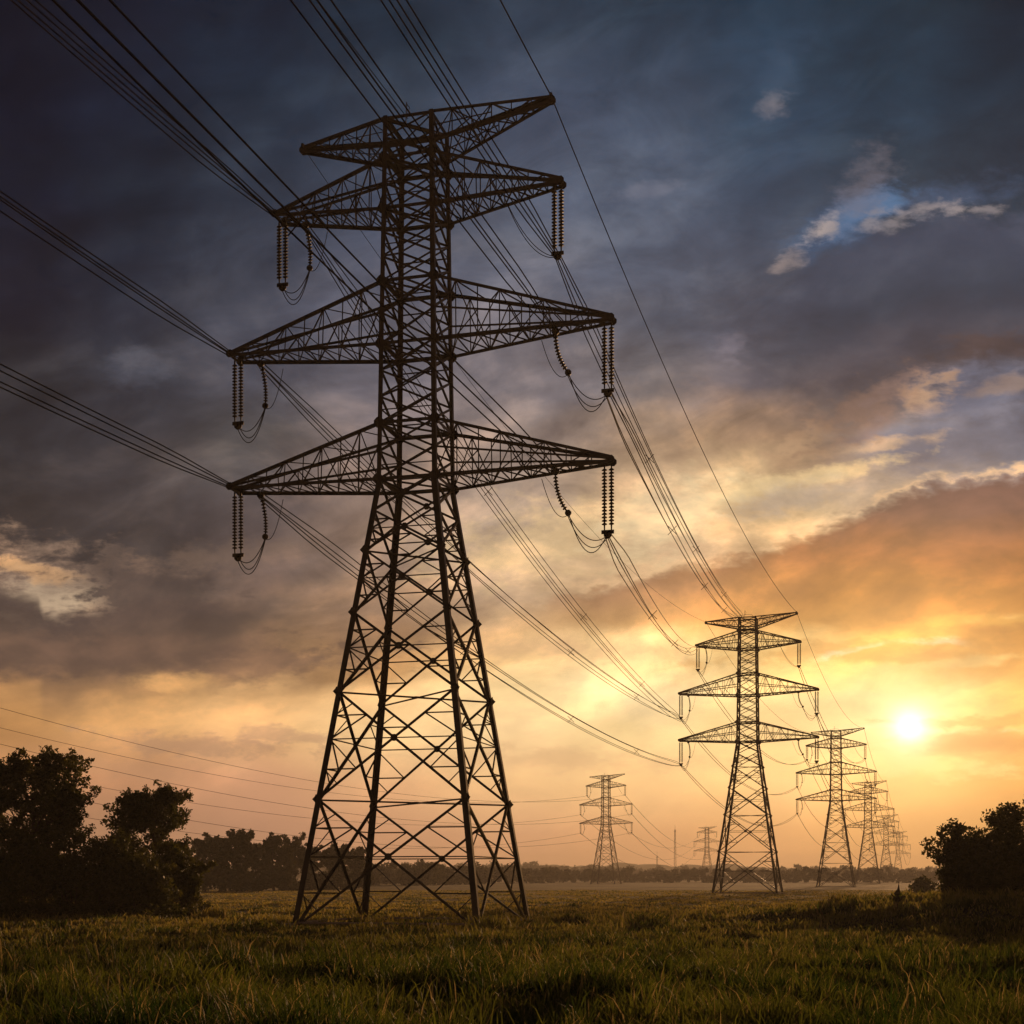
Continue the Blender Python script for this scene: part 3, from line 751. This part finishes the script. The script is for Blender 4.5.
def tree(kindname, label, cat, px, D, height, spread, seed, leaf=.13, nleaf=16000, style='tree', group=None, mat=None, dz=0, skirt=0):
    rd = random.Random(seed); x = XD(px, D); z0 = float(gz(x, D))+dz-.05
    root = empty(kindname, (x, D, z0), rd.uniform(0, 6.28) if style != 'bushx' else 0, label=label, category=cat)
    if group: root['group'] = group
    m = MB(); cl = []
    def limb(p, d, L, r0, depth):
        pts = [p]; rad = [r0]; q_ = p.copy(); dd = d.copy(); ns = 5
        for i in range(ns):
            dd = (dd + Vector((rd.uniform(-.22, .22), rd.uniform(-.22, .22), rd.uniform(-.05, .2)))).normalized()
            q_ = q_ + dd*L/ns; pts.append(q_.copy()); rad.append(r0*(1-.7*(i+1)/ns))
            if depth > 0 and i >= 1:
                for _ in range(2 if depth > 1 else 1):
                    ang = rd.uniform(0, 6.28); out = Vector((math.cos(ang), math.sin(ang), rd.uniform(.0, .7))).normalized()
                    limb(q_.copy(), (dd*.45+out).normalized(), L*rd.uniform(.38, .62), rad[-1]*.6, depth-1)
            if depth == 0 and i in (2, 4): cl.append((q_.copy()+Vector((rd.uniform(-.15, .15), rd.uniform(-.15, .15), 0)), L*.26+.13))
        if depth: cl.append((q_.copy(), L*.12+.22))
        m.tube(pts, rad, 6 if r0 > .06 else 4)
    if style == 'tree':
        th = height*.38
        tw = [Vector((0, 0, 0))]; q_ = Vector((0, 0, 0)); nt = 8; hd = Vector((rd.uniform(-.05, .05), rd.uniform(-.05, .05), 1))
        trad = [.022*height+.08]
        for i in range(nt):
            q_ = q_+Vector((hd.x+rd.uniform(-.06, .06), hd.y+rd.uniform(-.06, .06), 1))*(height*.86/nt); tw.append(q_.copy()); trad.append((.022*height+.05)*(1-.85*(i+1)/nt))
            f_ = (i+1)/nt
            if f_ > .30:
                kk = math.sin(math.pi*min(1, (f_-.15)/.95))**.6
                for _ in range(3):
                    ang = rd.uniform(0, 6.28)
                    limb(q_.copy(), Vector((math.cos(ang), math.sin(ang), rd.uniform(.15, .9))).normalized(), spread*rd.uniform(.55, 1.0)*kk+.4, trad[-1]*.55, 2 if D < 150 else 1)
            if f_ > .6: cl.append((q_.copy()+Vector((rd.uniform(-.3, .3), rd.uniform(-.3, .3), .1)), spread*.13))
        m.tube(tw, trad, 8)
        for i in range(skirt):
            ang = rd.uniform(0, 6.28); rr_ = spread*rd.uniform(.1, .9)
            cl.append((Vector((math.cos(ang)*rr_, math.sin(ang)*rr_, height*rd.uniform(.04, .42))), spread*rd.uniform(.22, .36)))
    else:
        for i in range(9):
            ang = i*.7+rd.uniform(-.3, .3); o_ = Vector((math.cos(ang), math.sin(ang), 0))*spread*rd.uniform(.05, .45)
            limb(o_, Vector((math.cos(ang)*.35, math.sin(ang)*.35, 1)).normalized(), height*rd.uniform(.32, .56), .07, 2 if i < 5 else 1)
        for i in range(74):
            ang = rd.uniform(0, 6.28); rr_ = spread*rd.uniform(.05, 1.0); zz = height*(1-.75*(rr_/spread)**2.0)*rd.uniform(.2, .98)**.6
            cl.append((Vector((math.cos(ang)*rr_, math.sin(ang)*rr_, max(.35, zz))), rd.uniform(.35, .95)*height*.115))
        for i in range(18):
            ang = rd.uniform(0, 6.28); rr_ = spread*rd.uniform(.3, 1.05)
            cl.append((Vector((math.cos(ang)*rr_, math.sin(ang)*rr_, height*rd.uniform(.02, .16))), height*rd.uniform(.08, .13)))
        for i in range(22):
            ang = rd.uniform(0, 6.28); rr_ = spread*rd.uniform(.1, 1.05)
            cl.append((Vector((math.cos(ang)*rr_, math.sin(ang)*rr_, rd.uniform(.1, .7))), rd.uniform(.4, .7)))
    m.build('trunk', M_bark, root)
    wts = np.array([r_**2.0 for _, r_ in cl]); cnt = np.maximum(6, (wts/wts.sum()*nleaf)).astype(int)
    me = leaf_mesh('crown', [tuple(c_) for c_, _ in cl], [(r_*1.15, r_*1.15, r_*.85) for _, r_ in cl], cnt, leaf, seed)
    link('crown', me, mat or M_leaf, root)
    return root
G = 'dark trees and bushes at the left edge'
tree('broadleaf_tree', 'tall airy tree with sky showing through its crown at the left edge', 'tree', 30, 104, 11.0, 3.5, 3, .12, 24000, group=G)
tree('broadleaf_tree', 'slim tree leaning out right of the tall one at the left edge', 'tree', 58, 107, 9.2, 2.4, 5, .12, 11000, group=G)
tree('broadleaf_tree', 'round crowned tree with a visible forked trunk, rising above the left bushes', 'tree', 156, 112, 9.4, 2.9, 12, .12, 20000, group=G)
for px, D, h, s_, sd_, lb in ((-12, 96, 7.4, 3.6, 21, 'dark bush cut by the left edge of the frame'),
                              (30, 98, 6.2, 3.4, 22, 'dark bush at the foot of the tall airy tree'),
                              (78, 99, 6.3, 3.3, 23, 'broad dark bush right of the tall airy tree'),
                              (112, 103, 6.3, 3.0, 24, 'tall dark bush just left of the round crowned tree'),
                              (140, 99, 5.0, 2.8, 25, 'low bush in front of the round crowned tree'),
                              (172, 106, 5.6, 2.6, 27, 'rightmost dark bush of the left thicket')):
    tree('leafy_bush', lb, 'bush', px, D, h, s_, sd_, .12, 19000, 'bush', G)
G = 'dark bushes at the right edge'
for px, D, h, s_, sd_, lb in ((1012, 93, 8.0, 3.4, 36, 'tall dark bush inside the right edge, its crown rising to the right'),
                              (1048, 96, 9.7, 4.4, 38, 'tallest dark bush, cut by the right edge of the frame'),
                              (994, 90, 6.8, 2.8, 45, 'middle sized bush between the tall one and the low leftmost one at the right edge'),
                              (973, 88, 4.6, 2.0, 37, 'leftmost low bush of the right edge thicket')):
    tree('leafy_bush', lb, 'bush', px, D, h, s_, sd_, .12, 32000, 'bush', G, dz=-1.2)
tree('leafy_bush', 'small rounded bush far behind, just left of the right edge thicket', 'bush', 922, 210, 3.2, 2.6, 41, .22, 3000, 'bush')
# the hazy row behind the tower legs
G = 'hazy trees behind the left of the nearest pylon'
row = [(205, 285, 9.5), (222, 300, 10.4), (241, 296, 11.2), (258, 310, 9.5), (274, 300, 11.0), (290, 325, 10.0), (312, 340, 8.5), (335, 350, 9.2), (356, 380, 9.5)]
words = ['leftmost', 'second', 'third', 'fourth', 'tallest fifth', 'sixth', 'seventh', 'eighth', 'last and palest']
for i, (px, D, h) in enumerate(row):
    tree('broadleaf_tree', f'{words[i]} tree from the left in the hazy row behind the nearest pylon', 'tree', px, D, h, 4.4, 60+i, .34, 6500, group=G, mat=M_leaf2, skirt=16)
# far woods: too many to count
def wood(name, lab, specs, size, seed):
    g = np.random.default_rng(seed); cs, rs, cn = [], [], []
    for px, D, h in specs:
        x = XD(px, D)
        for _ in range(7):
            f_ = g.uniform(.12, .85); rr_ = h*.26*g.uniform(.6, 1.1)
            cs.append((x+g.normal()*h*.28, D+g.normal()*4, h*f_)); rs.append((rr_, rr_, rr_*.8)); cn.append(60)
    o = link(name, leaf_mesh(name, cs, rs, cn, size, seed), M_leaf2, None, kind='stuff', label=lab, category='woodland')
sp1 = []
px = 345.0
while px < 950:
    far_ = min(1, max(0, (px-420)/180)); sp1.append((px, rng.uniform(520, 640)+330*far_, rng.uniform(7.5, 10.5)-far_*.6)); px += rng.uniform(3.5, 6)
wood('woodland', 'misty line of woods behind the nearest pylon', sp1, .8, 5)
sp2 = []; px = 150.0
while px < 1010: sp2.append((px, rng.uniform(1450, 1900), rng.uniform(13.0, 20.0)*(1.1 if px < 600 else .85))); px += rng.uniform(2.0, 4.0)
wood('woodland', 'far pale belt of woods along the horizon', sp2, 1.3, 6)

# old post stump on the knoll
sx_, sy_ = XD(897, 78), 78.0; sz_ = float(gz(sx_, sy_))
r_ = empty('tree_stump', (sx_, sy_, sz_-.05), 0, label='small broken stump with a splintered spike on the dark knoll', category='stump')
m = MB(); m.tube([(0, 0, 0), (.02, 0, .35), (0, .03, .62), (.08, 0, .85), (.10, 0, 1.25)], [.30, .22, .18, .07, .02], 9); m.build('trunk', M_bark, r_)
m = MB(); m.tube([(.1, 0, .3), (.35, .05, .5), (.5, .1, .48)], [.1, .06, .02], 6); m.tube([(-.1, 0, .4), (-.3, .05, .62)], [.08, .02], 6); m.build('branch', M_bark, r_)

# ------------------------------------------------------------------ grass (one object nobody could count)
def grass():
    g = np.random.default_rng(99)
    NTU, BL = 78000, 8
    d = np.exp(g.uniform(math.log(12.0), math.log(330), NTU)); az = g.uniform(-.40, .40, NTU)
    tx, ty = d*np.tan(az), d
    hn = .5+.5*np.sin(tx*.5+2*np.sin(ty*.23))*np.sin(ty*.45+1.7*np.sin(tx*.3)) 
    hn = .55*hn + .45*(.5+.5*np.sin(tx*1.7+ty*.6)*np.sin(ty*1.3-tx*.4))
    th = .07+.58*hn**1.8*g.uniform(.5, 1.4, NTU)
    th *= 1-.6*sstep(d, 60, 200)
    ext = [(-6-6.5, 92), (-3, 85.5), (2, 92), (-6, 96)]
    x = np.repeat(tx, BL); y = np.repeat(ty, BL); h = np.repeat(th, BL)*g.uniform(.5, 1.25, NTU*BL); dd = np.repeat(d, BL)
    rad = .05+.0045*dd
    x = x+g.normal(0, 1, len(x))*rad; y = y+g.normal(0, 1, len(y))*rad*1.3
    # taller weeds round the footings and on the verge
    ex = [(-12.6, 90.4), (-12.0, 91.0), (2.6, 89.5), (3.3, 90.2), (4.0, 91.0), (-.5, 84.0), (-9.5, 95.5), (-14.2, 90.0), (-3, 88), (-5, 87), (-8, 88.5), (1, 86), (-20, 100), (7, 75), (-1, 72)]
    wx, wy, wh = [], [], []
    for (cx, cy) in ex:
        n_ = 260; wx.append(cx+g.normal(0, .55, n_)); wy.append(cy+g.normal(0, .6, n_)); wh.append(g.uniform(.35, 1.15, n_))
    x = np.concatenate([x]+wx); y = np.concatenate([y]+wy); h = np.concatenate([h]+wh); dd = np.concatenate([dd]+[np.full(260, 90.)]*len(ex))
    # coarse tussocks and dead stalks scattered through the meadow
    for _ in range(620):
        d0 = math.exp(g.uniform(math.log(13), math.log(120))); a0 = g.uniform(-.38, .38); cx, cy = d0*math.tan(a0), d0
        n2 = int(g.uniform(25, 75)); sp_ = g.uniform(.10, .40)
        x = np.concatenate([x, cx+g.normal(0, sp_, n2)]); y = np.concatenate([y, cy+g.normal(0, sp_, n2)])
        h = np.concatenate([h, g.uniform(.25, .75)*g.uniform(.45, 1.1, n2)]); dd = np.concatenate([dd, np.full(n2, d0)])
    n_ = len(x); z = gz(x, y)-.02
    w_ = (.0028+.00050*dd)*g.uniform(.6, 1.4, n_)
    fa = g.uniform(0, 6.283, n_); la = g.uniform(0, 6.283, n_); le = h*g.uniform(.1, .75, n_)
    a = np.stack([np.cos(fa), np.sin(fa), 0*fa], -1)*w_[:, None]
    l_ = np.stack([np.cos(la), np.sin(la), 0*la], -1)*le[:, None]; up = np.stack([0*h, 0*h, h], -1)
    p = np.stack([x, y, z], -1)
    v = np.stack([p-a, p+a, p+l_*.16+up*.45-a*.85, p+l_*.16+up*.45+a*.85, p+l_*.55+up*.82-a*.5, p+l_*.55+up*.82+a*.5, p+l_+up*.98], 1).reshape(-1, 3)
    o = (np.arange(n_)*7)[:, None]
    qd = np.concatenate([o+np.array([[0, 1, 3, 2]]), o+np.array([[2, 3, 5, 4]])]); tr = o+np.array([[4, 5, 6]])
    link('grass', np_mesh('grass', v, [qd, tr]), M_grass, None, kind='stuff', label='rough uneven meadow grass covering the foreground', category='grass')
grass()

# ------------------------------------------------------------------ evening haze over the plain
M_haze = bpy.data.materials.new('haze_air'); M_haze.use_nodes = True
t = M_haze.node_tree; t.nodes.clear(); q = NT(t)
pv = q.n('ShaderNodeVolumePrincipled'); pv.inputs['Color'].default_value = (.97, .91, .84, 1)
pv.inputs['Density'].default_value = .00024; pv.inputs['Anisotropy'].default_value = .28
o_ = q.n('ShaderNodeOutputMaterial'); t.links.new(pv.outputs[0], o_.inputs['Volume'])
m = MB(); m.box((0, 0, -1.5), (0, 0, 54), Vector((1, 0, 0)), Vector((0, 1, 0)), 7400, 7400)
m.build('haze', M_haze, None, kind='stuff')
